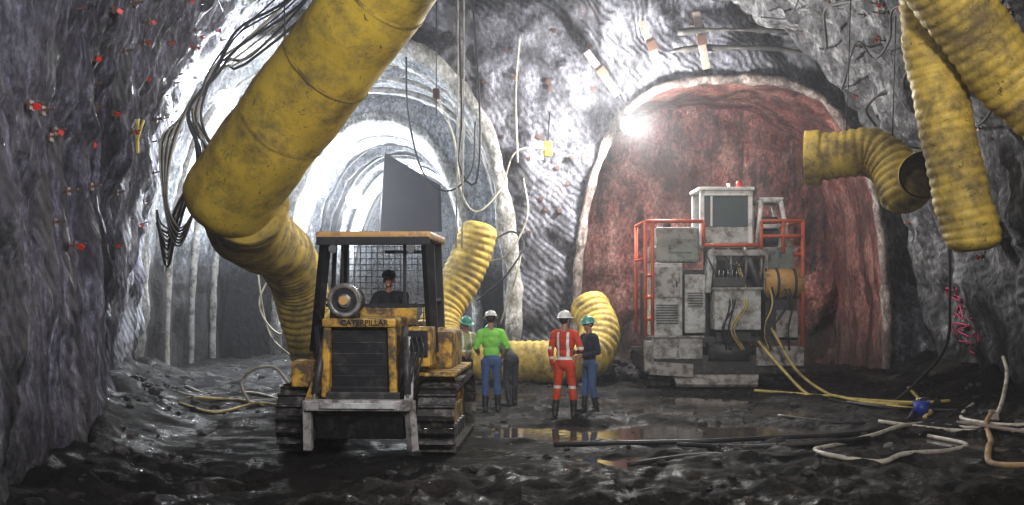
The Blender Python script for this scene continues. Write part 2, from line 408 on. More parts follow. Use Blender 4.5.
sweep('duct_drop',[(5.65,15.2,7.2),(5.9,15.7,6.4),(6.03,15.8,5.6),(6.18,15.8,4.8),(6.45,15.8,3.7),(6.58,15.8,3.15),(6.62,15.8,2.8)],lambda t:.36+.02*t,M_duct2,e,seg=36,step=.022,rib=.055,ribp=.14,wrinkle=.05,dome=True)
sweep('duct_branch',[(4.9,14.4,7.5),(5.45,14.8,6.75),(6.05,15.0,6.1),(6.65,15.1,5.4),(7.2,15.1,4.8),(8.0,14.9,4.0)],.46,M_duct2,e,seg=36,step=.025,rib=.05,ribp=.16,wrinkle=.05)
for i,q in enumerate([(6.0,15.7,6.5),(6.5,15.1,5.7)]): cyl('hanger_%d'%(i+1),q,(q[0],q[1],9.2),.012,M_rubber,e,seg=6)
# ---------------------------------------------------------------- dozer
def dozer():
    D=empty('bulldozer',DZ,-.055)
    def track(nm,cx,wd):
        path=[]
        def arc(cy,cz,r,a0,a1,n):
            for k in range(n+1):
                a=a0+(a1-a0)*k/n; path.append(Vector((0,cy+r*math.cos(a),cz+r*math.sin(a))))
        arc(.45,.47,.40,pi*1.5,pi*.5,8); arc(2.9,.50,.42,pi*.5,-pi*.5,8); path.append(path[0].copy())
        L=[0]
        for a,b in zip(path,path[1:]): L.append(L[-1]+(b-a).length)
        n=int(L[-1]/.155); lst=[];links=[]
        for i in range(n):
            s=L[-1]*i/n
            k=max(j for j in range(len(L)) if L[j]<=s); k=min(k,len(path)-2)
            u=(s-L[k])/max(1e-6,L[k+1]-L[k]); p=path[k].lerp(path[k+1],u); t=(path[k+1]-path[k]).normalized()
            nn=Vector((0,-t.z,t.y))
            if (p-Vector((0,1.7,.5))).dot(nn)<0: nn=-nn
            R=Matrix((Vector((1,0,0)),t,nn)).transposed().to_4x4()
            Mx=Matrix.Translation(Vector((cx,p.y,p.z)))@R
            lst.append((Mx,(wd,.145,.03))); lst.append((Mx@Matrix.Translation((0,.055,.035)),(wd,.025,.06)))
            links.append((Mx@Matrix.Translation((0,0,-.05)),(.16,.13,.07)))
        boxes(nm+'_shoes',lst,M_trk,D); boxes(nm+'_links',links,M_blk,D)
        cyl(nm+'_idler',(cx-.08,.45,.47),(cx+.08,.45,.47),.33,M_dgrey,D,28)
        cyl(nm+'_sprocket',(cx-.07,2.9,.5),(cx+.07,2.9,.5),.34,M_yel,D,16)
        box(nm+'_frame',(cx,1.65,.42),(.2,2.1,.26),M_yel,D)
        for i in range(6): cyl(nm+'_roller_%d'%i,(cx-.14,.85+i*.33,.2),(cx+.14,.85+i*.33,.2),.1,M_dgrey,D,14)
    track('track_left',-.96,.46); track('track_right',.98,.50)
    box('belly',(0,1.6,.68),(1.3,2.9,.5),M_blk,D); box('nose_lower',(0,.3,.72),(1.0,.5,.3),M_dgrey,D)
    box('hood',(-.06,.95,1.36),(.92,1.5,1.0),M_yel,D,bev=.04)
    box('grille_recess',(-.06,.185,1.28),(.78,.05,.84),M_blk,D)
    boxes('grille_bars',[(Matrix.Translation((-.06,.155,.93+i*.15)),(.72,.012,.012)) for i in range(6)],M_dgrey,D)
    for s in(-1,1): box('nose_post',(-.06+s*.45,.14,1.28),(.11,.14,.98),M_yel,D,rot=(0,s*-.03,0),bev=.03)
    box('nose_brow',(-.06,.12,1.80),(1.0,.16,.12),M_yel,D,bev=.03)
    cu=bpy.data.curves.new('plate_lettering','FONT'); cu.body='CATERPILLAR'; cu.size=.105; cu.extrude=.006; cu.align_x='CENTER'; cu.align_y='CENTER'; cu.materials.append(M_blk)
    t=bpy.data.objects.new('plate_lettering',cu); t.location=(.02,.034,1.80); t.rotation_euler=(pi/2,0,0); link(t,D)
    cyl('intake_drum',(-.26,.5,2.10),(-.26,.08,2.10),.2,M_blk,D,32)
    bpy.ops.mesh.primitive_torus_add(major_radius=.2,minor_radius=.035,location=(0,0,0),major_segments=36,minor_segments=10)
    t=bpy.context.object; t.name='drum_ring'; t.parent=D; t.location=(-.26,.08,2.10); t.rotation_euler=(pi/2,0,0); t.data.materials.append(M_silver)
    cyl('drum_cone',(-.26,.2,2.10),(-.26,.04,2.10),.15,M_silver,D,28,r2=.07); cyl('drum_hub',(-.26,.06,2.10),(-.26,0,2.10),.06,M_orn,D,20)
    box('drum_stand',(-.26,.3,1.88),(.3,.3,.1),M_blk,D)
    box('drum_skirt',(-.26,.12,1.93),(.34,.06,.12),M_blk,D)
    for s in(-1,1):
        box('fender',(s*.9,1.95,1.06),(.56,2.3,.06),M_yel,D,bev=.02)
        box('side_tank',(s*.84,2.25,1.36),(.40,1.4,.54),M_yel,D,bev=.04)
        box('fender_flap',(s*.95,.85,1.0),(.42,.35,.05),M_yel,D,rot=(-.35,0,0),bev=.02)
    box('tool_box',(-.86,.45,1.10),(.32,.5,.36),M_yel,D,bev=.03)
    box('battery_box',(.66,.9,1.45),(.36,.6,.55),M_yel,D,bev=.03); box('valve_block',(.58,.4,1.2),(.22,.3,.4),M_dgrey,D)
    box('battery_lid',(.66,.58,1.5),(.28,.03,.36),M_blk,D)
    box('fuel_tank',(.02,3.2,1.35),(1.3,.5,.8),M_yel,D,bev=.05)
    box('side_step',(1.1,1.2,.98),(.3,.5,.05),M_dgrey,D)
    ox=-.06; px=.74; y0=1.25; y1=2.75; zt=2.98
    def beam(nm,a,b,w,mat):
        a=Vector(a);b=Vector(b);d=b-a; q=d.to_track_quat('Z','Y').to_matrix().to_4x4()
        return boxes(nm,[(Matrix.Translation((a+b)/2)@q,(w,w,d.length))],mat,D)
    for s in(-1,1):
        beam('cab_post_front',(ox+s*.86,y0-.05,1.35),(ox+s*px,y0+.1,zt),.12,M_blk)
        beam('cab_post_rear',(ox+s*.80,y1,1.35),(ox+s*px,y1,zt),.11,M_blk)
        beam('cab_sill',(ox+s*.84,y0,1.62),(ox+s*.80,y1,1.62),.09,M_yel)
        beam('cab_rail_mid',(ox+s*.79,y0+.06,2.1),(ox+s*.78,y1,2.1),.05,M_blk)
        beam('door_post',(ox+s*.80,2.0,1.6),(ox+s*px,2.0,zt),.06,M_blk)
        beam('lift_arm_post',(ox+s*.54,.22,.9),(ox+s*.60,.26,1.75),.07,M_dgrey)
    box('cab_roof',(ox,2.0,3.03),(1.68,1.8,.12),M_orn,D,bev=.04)
    box('roof_brim',(ox,1.1,2.95),(1.64,.05,.12),M_blk,D)
    box('cab_front_panel',(ox,1.4,1.86),(1.2,.06,.25),M_yel,D)
    beam('windscreen_frame',(ox-.74,1.38,2.02),(ox+.74,1.38,2.02),.05,M_blk)
    beam('windscreen_mullion',(ox+.42,1.38,2.0),(ox+.42,1.38,2.95),.045,M_blk)
    beam('windscreen_mullion_l',(ox-.50,1.38,2.0),(ox-.50,1.38,2.95),.035,M_blk)
    L=[]
    for i in range(16): L.append((Matrix.Translation((ox-.69+i*.092,y1+.03,2.3)),(.012,.012,1.3)))
    for i in range(14): L.append((Matrix.Translation((ox,y1+.03,1.7+i*.095)),(1.4,.012,.012)))
    boxes('rear_guard',L,M_grey,D)
    beam('rear_window_frame',(ox-.1,y1-.03,2.85),(ox+.6,y1-.03,2.85),.05,M_grey); beam('rear_window_side',(ox+.6,y1-.03,1.9),(ox+.6,y1-.03,2.85),.05,M_grey)
    for s in(-1,1): cyl('roof_lamp',(ox+s*.56,1.06,2.83),(ox+s*.56,.98,2.83),.06,M_silver,D,16)
    box('seat_base',(0,2.25,1.42),(.5,.5,.28),M_blk,D,bev=.05); box('seat_back',(0,2.5,1.85),(.5,.14,.75),M_blk,D,bev=.05)
    box('dash',(.05,1.65,1.75),(.6,.25,.35),M_blk,D)
    for x in(-.35,.45): cyl('lever',(x,1.8,1.5),(x+.02,1.75,2.05),.015,M_blk,D,8)
    box('push_crossbar',(-.02,-.18,.72),(1.42,.16,.15),M_grey,D,bev=.03)
    box('crossbar_plate',(-.02,-.27,.72),(1.0,.03,.08),M_lgrey,D)
    for s in(-1,1):
        beam('push_arm_drop',(s*.68-.02,-.16,.78),(s*.70,-.12,.12),.11,M_grey)
        beam('push_arm_upper',(s*.66-.02,-.12,.75),(s*.60,.35,1.25),.11,M_yel if s<0 else M_grey)
        beam('push_arm_side',(s*.70,-.1,.3),(s*.66,1.6,.45),.12,M_dgrey)
        cyl('lift_cylinder',(s*.56,.25,1.6),(s*.62,-.1,.85),.05,M_dgrey,D); cyl('lift_rod',(s*.60,.0,1.1),(s*.63,-.15,.75),.025,M_silver,D)
    box('skid_plate',(-.02,.0,.42),(1.2,.08,.34),M_blk,D,rot=(.3,0,0))
    for i in range(4):
        x=.5+.07*i
        sweep('hydraulic_hose_%d'%i,[(x,.5,1.6),(x+.08,.2,1.4),(x+.02,.05,1.1),(x-.02,.1,.9)],.014,M_rubber,D,seg=8)
    sweep('cab_hose',[(-.6,.3,1.8),(-.75,.6,1.95),(-.8,1.2,1.7)],.02,M_rubber,D,seg=8)
    return D
DOZ=dozer()
# ---------------------------------------------------------------- mining machine
def machine():
    D=empty('roadheader_machine',MC,.0)
    def beam(nm,a,b,w,mat,r=True):
        return cyl(nm,a,b,w,mat,D,10)
    box('skid_frame',(0,2.0,.55),(3.3,4.2,.45),M_dgrey,D,bev=.04)
    for s in(-1,1):
        cx=s*1.45; lst=[]
        n=44
        path=[]
        for k in range(9): a=pi*1.5-pi*k/8; path.append(Vector((0,.35+.34*math.cos(a),.37+.34*math.sin(a))))
        for k in range(9): a=pi*.5-pi*k/8; path.append(Vector((0,3.6+.34*math.cos(a),.37+.34*math.sin(a))))
        path.append(path[0].copy()); L=[0]
        for a,b in zip(path,path[1:]): L.append(L[-1]+(b-a).length)
        for i in range(n):
            q=L[-1]*i/n; k=min(max(j for j in range(len(L)) if L[j]<=q),len(path)-2)
            u=(q-L[k])/max(1e-6,L[k+1]-L[k]); p=path[k].lerp(path[k+1],u); t=(path[k+1]-path[k]).normalized(); nn=Vector((0,-t.z,t.y))
            R=Matrix((Vector((1,0,0)),t,nn)).transposed().to_4x4(); Mx=Matrix.Translation((cx,p.y,p.z))@R
            lst.append((Mx,(.5,.17,.05))); lst.append((Mx@Matrix.Translation((0,.06,.03)),(.5,.03,.1))); 
        boxes('crawler_shoes',lst,M_trk,D); box('crawler_frame',(cx,2,.4),(.3,3.2,.35),M_dgrey,D)
    box('bumper_box_left',(-1.05,-.02,.93),(1.15,.35,.5),M_lgrey,D,bev=.03); box('bumper_rib',(-1.05,-.2,.93),(.06,.05,.5),M_grey,D); box('bumper_shelf',(-1.05,-.22,1.2),(1.2,.1,.05),M_grey,D)
    box('bumper_foot_left',(-1.2,-.1,.45),(1.0,.3,.3),M_grey,D,rot=(0,.06,0)); box('tow_block',(-1.7,-.05,.75),(.2,.3,.7),M_grey,D)
    V=[(-1.1,-.35,.12),(.75,-.35,.12),(.95,.3,.62),(-1.2,.3,.62),(-1.1,-.3,.06),(.75,-.3,.06),(.95,.4,.5),(-1.2,.4,.5)]
    mobj('loading_apron',V,[(0,1,2,3),(4,7,6,5),(0,4,5,1),(1,5,6,2),(2,6,7,3),(3,7,4,0)],M_grey,D)
    cyl('lower_drum',(-.35,-.1,.85),(.6,-.1,.85),.22,M_dgrey,D,24)
    box('bumper_right',(1.3,-.02,.75),(1.1,.35,.45),M_grey,D,bev=.03); box('step_right',(1.55,-.22,.42),(.6,.2,.08),M_dgrey,D)
    box('front_beam',(0,.1,1.12),(3.5,.22,.14),M_dgrey,D)
    box('engine_block',(.1,2.2,1.9),(3.1,3.2,1.7),M_dgrey,D,bev=.04)
    box('cabinet_lower',(-1.27,.45,2.05),(.72,.9,1.7),M_lgrey,D,bev=.03); box('cabinet_side',(-.62,.40,1.95),(.48,.8,1.36),M_lgrey,D,bev=.03)
    boxes('cabinet_vents',[(Matrix.Translation((-1.27,-.012,1.5+.06*i)),(.5,.02,.025)) for i in range(8)]+[(Matrix.Translation((-.62,-.012,1.9+.06*i)),(.34,.02,.02)) for i in range(6)],M_dgrey,D)
    box('cabinet_door',(-1.27,-.01,2.45),(.6,.03,.7),M_grey,D,bev=.01); box('door_handle',(-1.05,-.04,2.4),(.03,.04,.14),M_blk,D)
    box('hydraulic_tank',(-.98,.8,3.33),(1.0,1.1,.82),M_grn,D,bev=.05); box('tank_plate',(-.90,.23,3.30),(.5,.03,.3),M_grn,D)
    cyl('tank_cap',(-1.2,.5,3.74),(-1.2,.5,3.86),.1,M_dgrey,D,16)
    box('tank_small',(-1.5,.6,3.1),(.3,.5,.36),M_lgrey,D)
    box('control_box',(.28,-.12,1.82),(1.06,.6,.92),M_lgrey,D,bev=.03); box('control_box_lid',(.28,-.12,2.3),(1.12,.66,.06),M_grey,D)
    box('lower_pump',(.25,.05,1.2),(.8,.4,.25),M_dgrey,D)
    cyl('winch_drum',(-.15,.1,2.85),(.8,.1,2.85),.27,M_dgrey,D,28)
    for x in(-.2,.15,.5,.85): cyl('winch_flange',(x-.02,.1,2.85),(x+.02,.1,2.85),.40,M_grey,D,28)
    box('winch_bracket',(.32,.5,2.75),(1.3,.2,.9),M_dgrey,D); box('boom_plate',(-.3,.1,2.7),(.12,.5,1.0),M_lgrey,D,rot=(0,.1,0))
    box('boom_plate_r',(.98,.1,2.7),(.1,.5,1.0),M_grey,D); box('winch_guard',(.32,-.32,3.12),(1.2,.05,.14),M_grey,D); box('valve_bank',(.1,-.3,2.45),(.7,.2,.22),M_dgrey,D)
    for i in range(6): cyl('valve_lever',(-.15+.1*i,-.38,2.5),(-.15+.1*i,-.45,2.72),.012,M_silver,D,6)
    cyl('boom_cylinder',(.95,-.2,2.0),(.55,-.3,3.0),.07,M_dgrey,D,16); cyl('boom_rod',(.55,-.3,3.0),(.45,-.3,3.25),.035,M_silver,D,12)
    box('cab_floor',(.15,.7,3.28),(1.3,1.2,.1),M_grey,D); box('cab_skirt',(.12,.2,3.55),(1.16,.06,.5),M_lgrey,D)
    for x in(-.44,.68):
        for y in(.15,1.25): box('cab_pillar',(x,y,3.95),(.1,.1,1.3),M_wht,D)
    box('cab_roof',(.12,.7,4.62),(1.3,1.3,.08),M_wht,D,bev=.03); box('cab_header',(.12,.14,4.52),(1.16,.05,.12),M_wht,D); box('cab_mullion',(-.22,.14,4.1),(.05,.05,.7),M_wht,D)
    box('cab_window',(.12,.17,4.1),(1.06,.02,.72),M_glass,D,bev=0); box('cab_side_window',(.68,.7,4.1),(.02,1.0,.7),M_glass,D,bev=0)
    box('cab_back_panel',(.12,1.28,3.95),(1.1,.04,1.3),M_wht,D)
    cyl('beacon',(.5,.5,4.66),(.5,.5,4.84),.07,M_orange,D,14); cyl('beacon_b',(.25,.5,4.66),(.25,.5,4.78),.04,M_wht,D,14)
    for a,b in (((.85,.2,3.3),(.95,.2,4.35)),((.95,.2,4.35),(1.4,.2,4.35)),((1.4,.2,4.35),(1.6,.2,3.3)),((.9,.2,3.75),(1.5,.2,3.75)),((.95,1.0,4.35),(1.4,1.0,4.35)),((.95,.2,4.35),(.95,1,4.35)),((1.4,.2,4.35),(1.4,1,4.35)),((1.4,1,4.35),(1.6,1,3.3)),((.95,1,4.35),(.85,1,3.3))):
        beam('guard_tube',a,b,.055,M_wht)
    box('guard_roof',(1.18,.6,4.4),(.56,.9,.05),M_wht,D)
    box('seat_shell',(1.18,.7,3.65),(.5,.4,.7),M_dgrey,D,bev=.05)
    box('side_cabinet',(1.38,.6,1.75),(.75,1.1,1.3),M_dgrey,D,bev=.03); box('side_upper',(1.35,.8,3.0),(.8,1.0,.55),M_grn,D,bev=.03)
    cyl('ochre_tank',(.95,.0,2.42),(1.82,.0,2.42),.34,M_orn,D,32); cyl('tank_band',(1.2,0,2.42),(1.26,0,2.42),.355,M_dgrey,D,32); cyl('tank_band_b',(1.6,0,2.42),(1.66,0,2.42),.355,M_dgrey,D,32)
    box('side_plate',(1.5,.02,1.45),(.5,.06,.7),M_grey,D)
    R=[((-1.78,-.1,1.2),(-1.78,-.1,3.85)),((-1.78,-.1,3.85),(-.45,-.1,3.85)),((-.45,-.1,3.85),(-.45,-.1,3.3)),((-1.78,-.1,3.85),(-1.78,1.8,3.85)),((-1.78,1.8,3.85),(-1.78,1.8,1.2)),((-1.78,-.1,3.0),(-1.78,1.8,3.0)),((-1.62,-.1,1.2),(-1.62,-.1,3.85)),
       ((.85,-.25,3.85),(1.8,-.25,3.85)),((.85,-.25,3.5),(1.8,-.25,3.5)),((1.8,-.25,3.85),(1.8,-.25,1.0)),((.85,-.25,3.85),(.85,-.25,3.0)),((1.8,-.25,3.85),(1.8,3.0,3.85)),((1.8,-.25,3.1),(1.8,3.0,3.1)),((1.8,3.0,3.85),(1.8,3.0,1.2)),((1.35,-.25,3.85),(1.35,-.25,3.1)),((-1.78,-.1,2.1),(-1.62,-.1,2.1)),((-1.78,-.1,1.6),(-1.62,-.1,1.6)),((-1.78,-.1,2.6),(-1.62,-.1,2.6)),((-.45,-.1,3.3),(.85,-.25,3.3))]
    for a,b in R: cyl('red_rail',a,b,.042,M_redr,D,10)
    for i in range(9):
        x=random.uniform(-.2,1.6); 
        sweep('loose_hose_%d'%i,[(x,-.15,2.5+random.random()*.5),(x+.15,-.42,2.0),(x+random.uniform(-.3,.3),-.45,1.4),(x+.1,-.3,.9)],.02,M_rubber if i%4 else M_hosey,D,seg=8)
    for i in range(3):
        sweep('platform_cable_%d'%i,[(-.4+.2*i,-.1,3.1),(-.1+.2*i,-.3,2.6+.1*i),(.3+.2*i,-.2,3.1)],.018,M_rubber,D,seg=8)
machine()
# ---------------------------------------------------------------- humans
M_skin=paint('skin',(.45,.25,.17),amt=0,bump=0); M_hair=paint('hair_dark',(.03,.02,.015),amt=0)
M_boot=paint('rubber_boots',(.03,.03,.03),amt=.6,sc=8); M_jean=paint('blue_jeans',(.08,.15,.31),amt=.45,rough=.85,sc=6)
M_lime=paint('lime_shirt',(.34,.82,.15),amt=.15,rough=.8,sc=6); M_redc=paint('red_coverall',(.66,.08,.03),amt=.3,rough=.8,sc=6)
M_tan=paint('pale_vest',(.52,.54,.28),amt=.3,rough=.8,sc=6); M_navy=paint('navy_shirt',(.025,.035,.06),amt=.2,rough=.85,sc=6)
M_refl=paint('reflective_tape',(.85,.85,.8),amt=.1,rough=.4); M_hatw=paint('hat_white',(.8,.8,.76),amt=.15,rough=.3); M_hatg=paint('hat_green',(.15,.45,.22),amt=.1,rough=.3)
M_haty=paint('hat_teal',(.12,.42,.35),amt=.1,rough=.3); M_glove=paint('work_gloves',(.30,.26,.18),amt=.3,rough=.8); M_dark=paint('operator_silhouette',(.012,.012,.014),amt=.1,rough=.8)  # last one paints the operator's clothes and hat as a dark cab silhouette
M_trou=paint('dark_trousers',(.06,.065,.08),amt=.4,rough=.85); M_sage=paint('sage_shirt',(.16,.20,.15),amt=.3,rough=.85,sc=6)
def human(name,loc,yaw,arms,legs,top,bottom,hat,lean=0,side=0,h=1.78,headturn=0,headtilt=0,seated=False,stripes=False,glove=False,parent=None,bootmat=None,tape_vest=False):
    """local: figure faces -Y. arms: {'L':(elbow,wrist),...} in metres at h=1.78"""
    E=empty(name,loc,yaw,parent); S=h/1.78
    P=[]
    mats=[top,bottom,M_skin,M_hair,bootmat or M_boot,M_glove if glove else M_skin,M_refl]
    piv=Vector((0,0,.95))
    RT=Euler((lean,side,0)).to_matrix()
    up=lambda p:(RT@(Vector(p)-piv))+piv
    def ell(c,r,m,R=None): P.append(('e',Vector(c),Vector(r),R or Matrix.Identity(3),m))
    def cap(a,b,ra,rb,m): P.append(('c',Vector(a),Vector(b),ra,rb,m))
    ell((0,0.01,.93),(.165,.125,.13),1); ell(up((0,0,1.08)),(.150,.115,.15),0,RT); ell(up((0,.0,1.27)),(.178,.128,.19),0,RT)
    ell(up((0,.015,1.38)),(.185,.11,.10),0,RT)
    cap(up((-.15,.01,1.43)),up((.15,.01,1.43)),.072,.072,0)
    cap(up((0,.02,1.43)),up((0,.0,1.58)),.062,.055,2)
    HM=RT@Euler((headtilt,0,headturn)).to_matrix(); hc=up((0,-.012,1.665))
    hp=lambda p:hc+HM@Vector(p)
    ell(hp((0,.012,.02)),(.076,.096,.10),2,HM); ell(hp((0,-.025,-.045)),(.056,.066,.065),2,HM)
    ell(hp((0,-.085,-.015)),(.014,.026,.026),2,HM); ell(hp((0,-.078,-.052)),(.026,.016,.012),2,HM); ell(hp((0,-.07,-.09)),(.026,.024,.018),2,HM)
    for s in(-1,1): ell(hp((s*.078,.012,-.01)),(.012,.022,.034),2,HM); ell(hp((s*.034,-.072,.012)),(.018,.016,.01),2,HM)
    ell(hp((0,.035,.01)),(.080,.085,.085),3,HM)
    for s,k in((-1,'R'),(1,'L')):
        el,wr=[Vector(v) for v in arms[k]]; sh=up((s*.185,.01,1.415))
        cap(sh,el,.066,.052,0); cap(el,wr,.052,.034,0 if (stripes or glove or top==M_dark or top==M_navy) else 2)
        if top in(M_lime,M_tan,M_navy): cap(sh,sh.lerp(el,.75),.072,.064,0)
        d=(wr-el).normalized(); sx=Vector((0,-1,0)) if abs(d.y)<.8 else Vector((0,0,1))
        pn=(sx-d*sx.dot(d)).normalized(); ps=d.cross(pn)
        palm=wr+d*.055
        cap(wr,palm,.026,.030,5); cap(wr+pn*.02+d*.04,wr+pn*.02+d*.075,.017,.016,5); cap(wr-pn*.02+d*.04,wr-pn*.02+d*.075,.017,.015,5)
        for i,(o,l) in enumerate(((.033,.068),(.011,.078),(-.011,.072),(-.033,.056))):
            a=wr+d*.085+pn*o; b=a+d*l*.55+ps*.012*-s; c=b+d*l*.3-ps*.028*s
            cap(a,b,.0105,.0100,5); cap(b,c,.0100,.0085,5)
        t0=wr+d*.03+pn*.03; t1=t0+pn*.03+d*.03; cap(t0,t1,.013,.012,5); cap(t1,t1+d*.03-ps*.012*s,.0115,.0095,5)
    for s,k in((-1,'R'),(1,'L')):
        kn,an,toe=[Vector(v) for v in legs[k]]; hip=Vector((s*.095,.01,.90))
        cap(hip,kn,.098,.064,1)
        c1=kn.lerp(an,.32); cap(kn,c1,.064,.066,1); cap(c1,an+Vector((0,0,.05)) if not seated else an,.066,.052,1)
        mid=kn.lerp(an,.55); cap(mid,an,.062,.052,4)
        heel=an+Vector((0,0,-.055)) if not seated else an+Vector((0,0,-.05))
        bk=(an-toe); bk.z=0; bk.normalize()
        cap(an,heel+bk*.03,.052,.042,4); cap(heel,toe,.045,.038,4); cap(heel+bk*.03+Vector((0,0,-.005)),toe+Vector((0,0,-.008)),.038,.03,4)
    bm=bmesh.new()
    for p in P:
        if p[0]=='e':
            r=bmesh.ops.create_uvsphere(bm,u_segments=24,v_segments=16,radius=1)
            for v in r['verts']: v.co=p[1]+p[3]@Vector((v.co.x*p[2].x,v.co.y*p[2].y,v.co.z*p[2].z))
        else:
            a,b,ra,rb=p[1:5]; d=(b-a); q=d.to_track_quat('Z','Y').to_matrix() if d.length>1e-5 else Matrix.Identity(3)
            r=bmesh.ops.create_uvsphere(bm,u_segments=16,v_segments=12,radius=1)
            for v in r['verts']:
                rr=rb if v.co.z>0 else ra; base=b if v.co.z>1e-4 else a
                if abs(v.co.z)<=1e-4: rr=(ra)
                v.co=base+q@(v.co*rr)
    me=bpy.data.meshes.new('tmp'); bm.to_mesh(me); bm.free()
    o=bpy.data.objects.new('tmp',me); COL.objects.link(o)
    md=o.modifiers.new('r','REMESH'); md.mode='VOXEL'; md.voxel_size=.0085
    sm=o.modifiers.new('s','SMOOTH'); sm.iterations=3; sm.factor=.5
    dg=bpy.context.evaluated_depsgraph_get(); me2=bpy.data.meshes.new_from_object(o.evaluated_get(dg))
    bpy.data.objects.remove(o); me2.name=name+'_body'
    n=len(me2.vertices); co=np.empty(n*3); me2.vertices.foreach_get('co',co); co=co.reshape(-1,3)
    nf=len(me2.polygons); fc=np.empty(nf*3); me2.polygons.foreach_get('center',fc); fc=fc.reshape(-1,3)
    best=np.full(nf,1e9); mid_=np.zeros(nf,int); 
    for p in P:
        if p[0]=='e':
            R=np.array(p[3]); q=(fc-np.array(p[1]))@R; r=np.array(p[2]); d=(np.linalg.norm(q/r,axis=1)-1)*r.min(); m=p[4]
        else:
            a=np.array(p[1]);b=np.array(p[2]);ab=b-a; t=np.clip(((fc-a)@ab)/max(1e-9,ab@ab),0,1); d=np.linalg.norm(fc-(a+t[:,None]*ab),axis=1)-(p[3]+(p[4]-p[3])*t); m=p[5]
        if m==4: d=d-.006
        k=d<best; best[k]=d[k]; mid_[k]=m
    if stripes:
        z=fc[:,2]; x=fc[:,0]
        cl=(mid_==0)|(mid_==1)
        t=((z>.50)&(z<.55))|((z>.99)&(z<1.04)); arm=(np.abs(x)>.21)&(z>1.16)&(z<1.21); 
        X=(np.abs(np.abs(x)-.085)<.024)&(z>1.04)&(z<1.46)&(np.abs(x)<.17)
        mid_[cl&(t|arm|X)]=6
    if tape_vest:
        z=fc[:,2]; x=fc[:,0]; mid_[(mid_==0)&(((z>1.1)&(z<1.14)&(np.abs(x)<.2))|(np.abs(np.abs(x)-.09)<.02)&(z>1.14))]=6
    vn=np.empty(n*3); me2.vertices.foreach_get('normal',vn); vn=vn.reshape(-1,3)
    for i in range(n):
        v=co[i]
        if v[2]<1.5 or seated:
            f=noise.noise(Vector((v[0]*11,v[1]*11,v[2]*17)))*.007+noise.noise(Vector((v[0]*25,v[1]*25,v[2]*38)))*.003
            co[i]=v+vn[i]*f*(1 if v[2]>.12 else .3)
    me2.vertices.foreach_set('co',(co*S).ravel())
    for m_ in mats: me2.materials.append(m_)
    me2.polygons.foreach_set('material_index',mid_.astype(np.int32)); 
    for p in me2.polygons: p.use_smooth=True
    me2.update(); link(bpy.data.objects.new('body',me2),E)
    for s in(-1,1):
        c=hp((s*.032,-.083,.004))*S
        bm=bmesh.new(); bmesh.ops.create_uvsphere(bm,u_segments=10,v_segments=8,radius=.010*S,matrix=Matrix.Translation(c)); me=bpy.data.meshes.new('eye'); bm.to_mesh(me); bm.free(); me.materials.append(M_hair); link(bpy.data.objects.new('eye',me),E)
    V=[];F=[];seg=28
    prof_=[(.0,.155),(.04,.152),(.075,.138),(.10,.112),(.112,.08),(.116,.05),(.118,.045),(.142,.036),(.145,.030),(.118,.034),(.10,.04)]
    for r,z in prof_:
        for k in range(seg):
            a=2*pi*k/seg; ex=1.14; rr=r
            if r>.12 and math.sin(a)<0: rr=r+.03*(-math.sin(a))
            V.append(hp((rr*math.cos(a)*.93,rr*math.sin(a)*ex+.008,z))*S)
    for i in range(len(prof_)-1):
        for k in range(seg): F.append((i*seg+k,(i+1)*seg+k,(i+1)*seg+(k+1)%seg,i*seg+(k+1)%seg))
    mobj('hard_hat',V,F,hat,E,True)
    ridge=[hp((0,.12*math.sin(a)+.008,.045+.115*math.cos(a)))*S for a in [(-1.3+2.6*i/10) for i in range(11)]]
    sweep('hat_ridge',ridge,.008,hat,E,seg=8,step=.02)
    return E
stand=lambda dx=0,sp_=0:{'L':((.115+sp_,-.01,.50),(.13+sp_*1.4,.02+dx,.10),(.15+sp_*1.5,-.13+dx,.045)),'R':((-.115-sp_,-.01,.50),(-.13-sp_*1.4,.02-dx,.10),(-.15-sp_*1.5,-.13-dx,.045))}
human('worker',(-.38,20.3,.0),pi+.15,{'L':((.27,-.06,1.16),(.20,-.28,1.08)),'R':((-.29,-.02,1.16),(-.24,-.22,1.00))},stand(.02,-.01),M_lime,M_jean,M_hatw,lean=.10,h=1.84,headtilt=.15)
human('worker',(-.93,21.4,.0),.5,{'L':((.26,-.03,1.15),(.17,-.24,1.10)),'R':((-.26,-.03,1.14),(-.15,-.25,1.05))},stand(.03,0),M_tan,M_trou,M_haty,lean=.12,h=1.72,tape_vest=True,headtilt=.2)
human('worker',(.93,19.4,.0),pi-.35,{'L':((.24,.03,1.14),(.24,-.04,.90)),'R':((-.30,.04,1.17),(-.20,-.19,1.28))},stand(.03,.02),M_redc,M_redc,M_hatw,h=1.85,stripes=True,glove=True,headturn=-.3)
human('worker',(1.42,20.2,.0),-1.05,{'L':((.25,.03,1.15),(.12,-.22,1.08)),'R':((-.26,.0,1.15),(-.10,-.24,1.14))},stand(.05,0),M_navy,M_jean,M_haty,h=1.74,lean=.03,headtilt=.1)
human('worker',(-.02,21.4,.0),pi+.9,{'L':((.22,-.22,.95),(.12,-.42,.78)),'R':((-.24,-.20,.95),(-.12,-.42,.76))},stand(.06,.02),M_sage,M_trou,M_hatg,lean=.75,h=1.76,headtilt=.1)
seatlegs={'L':((.16,-.42,.92),(.18,-.55,.50),(.19,-.72,.45)),'R':((-.16,-.42,.92),(-.18,-.55,.50),(-.19,-.72,.45))}
human('operator',(-.0,2.15,.72),0,{'L':((.30,-.12,1.18),(.36,-.36,1.05)),'R':((-.30,-.12,1.18),(-.36,-.36,1.05))},seatlegs,M_dark,M_dark,M_dark,h=1.8,seated=True,parent=DOZ)
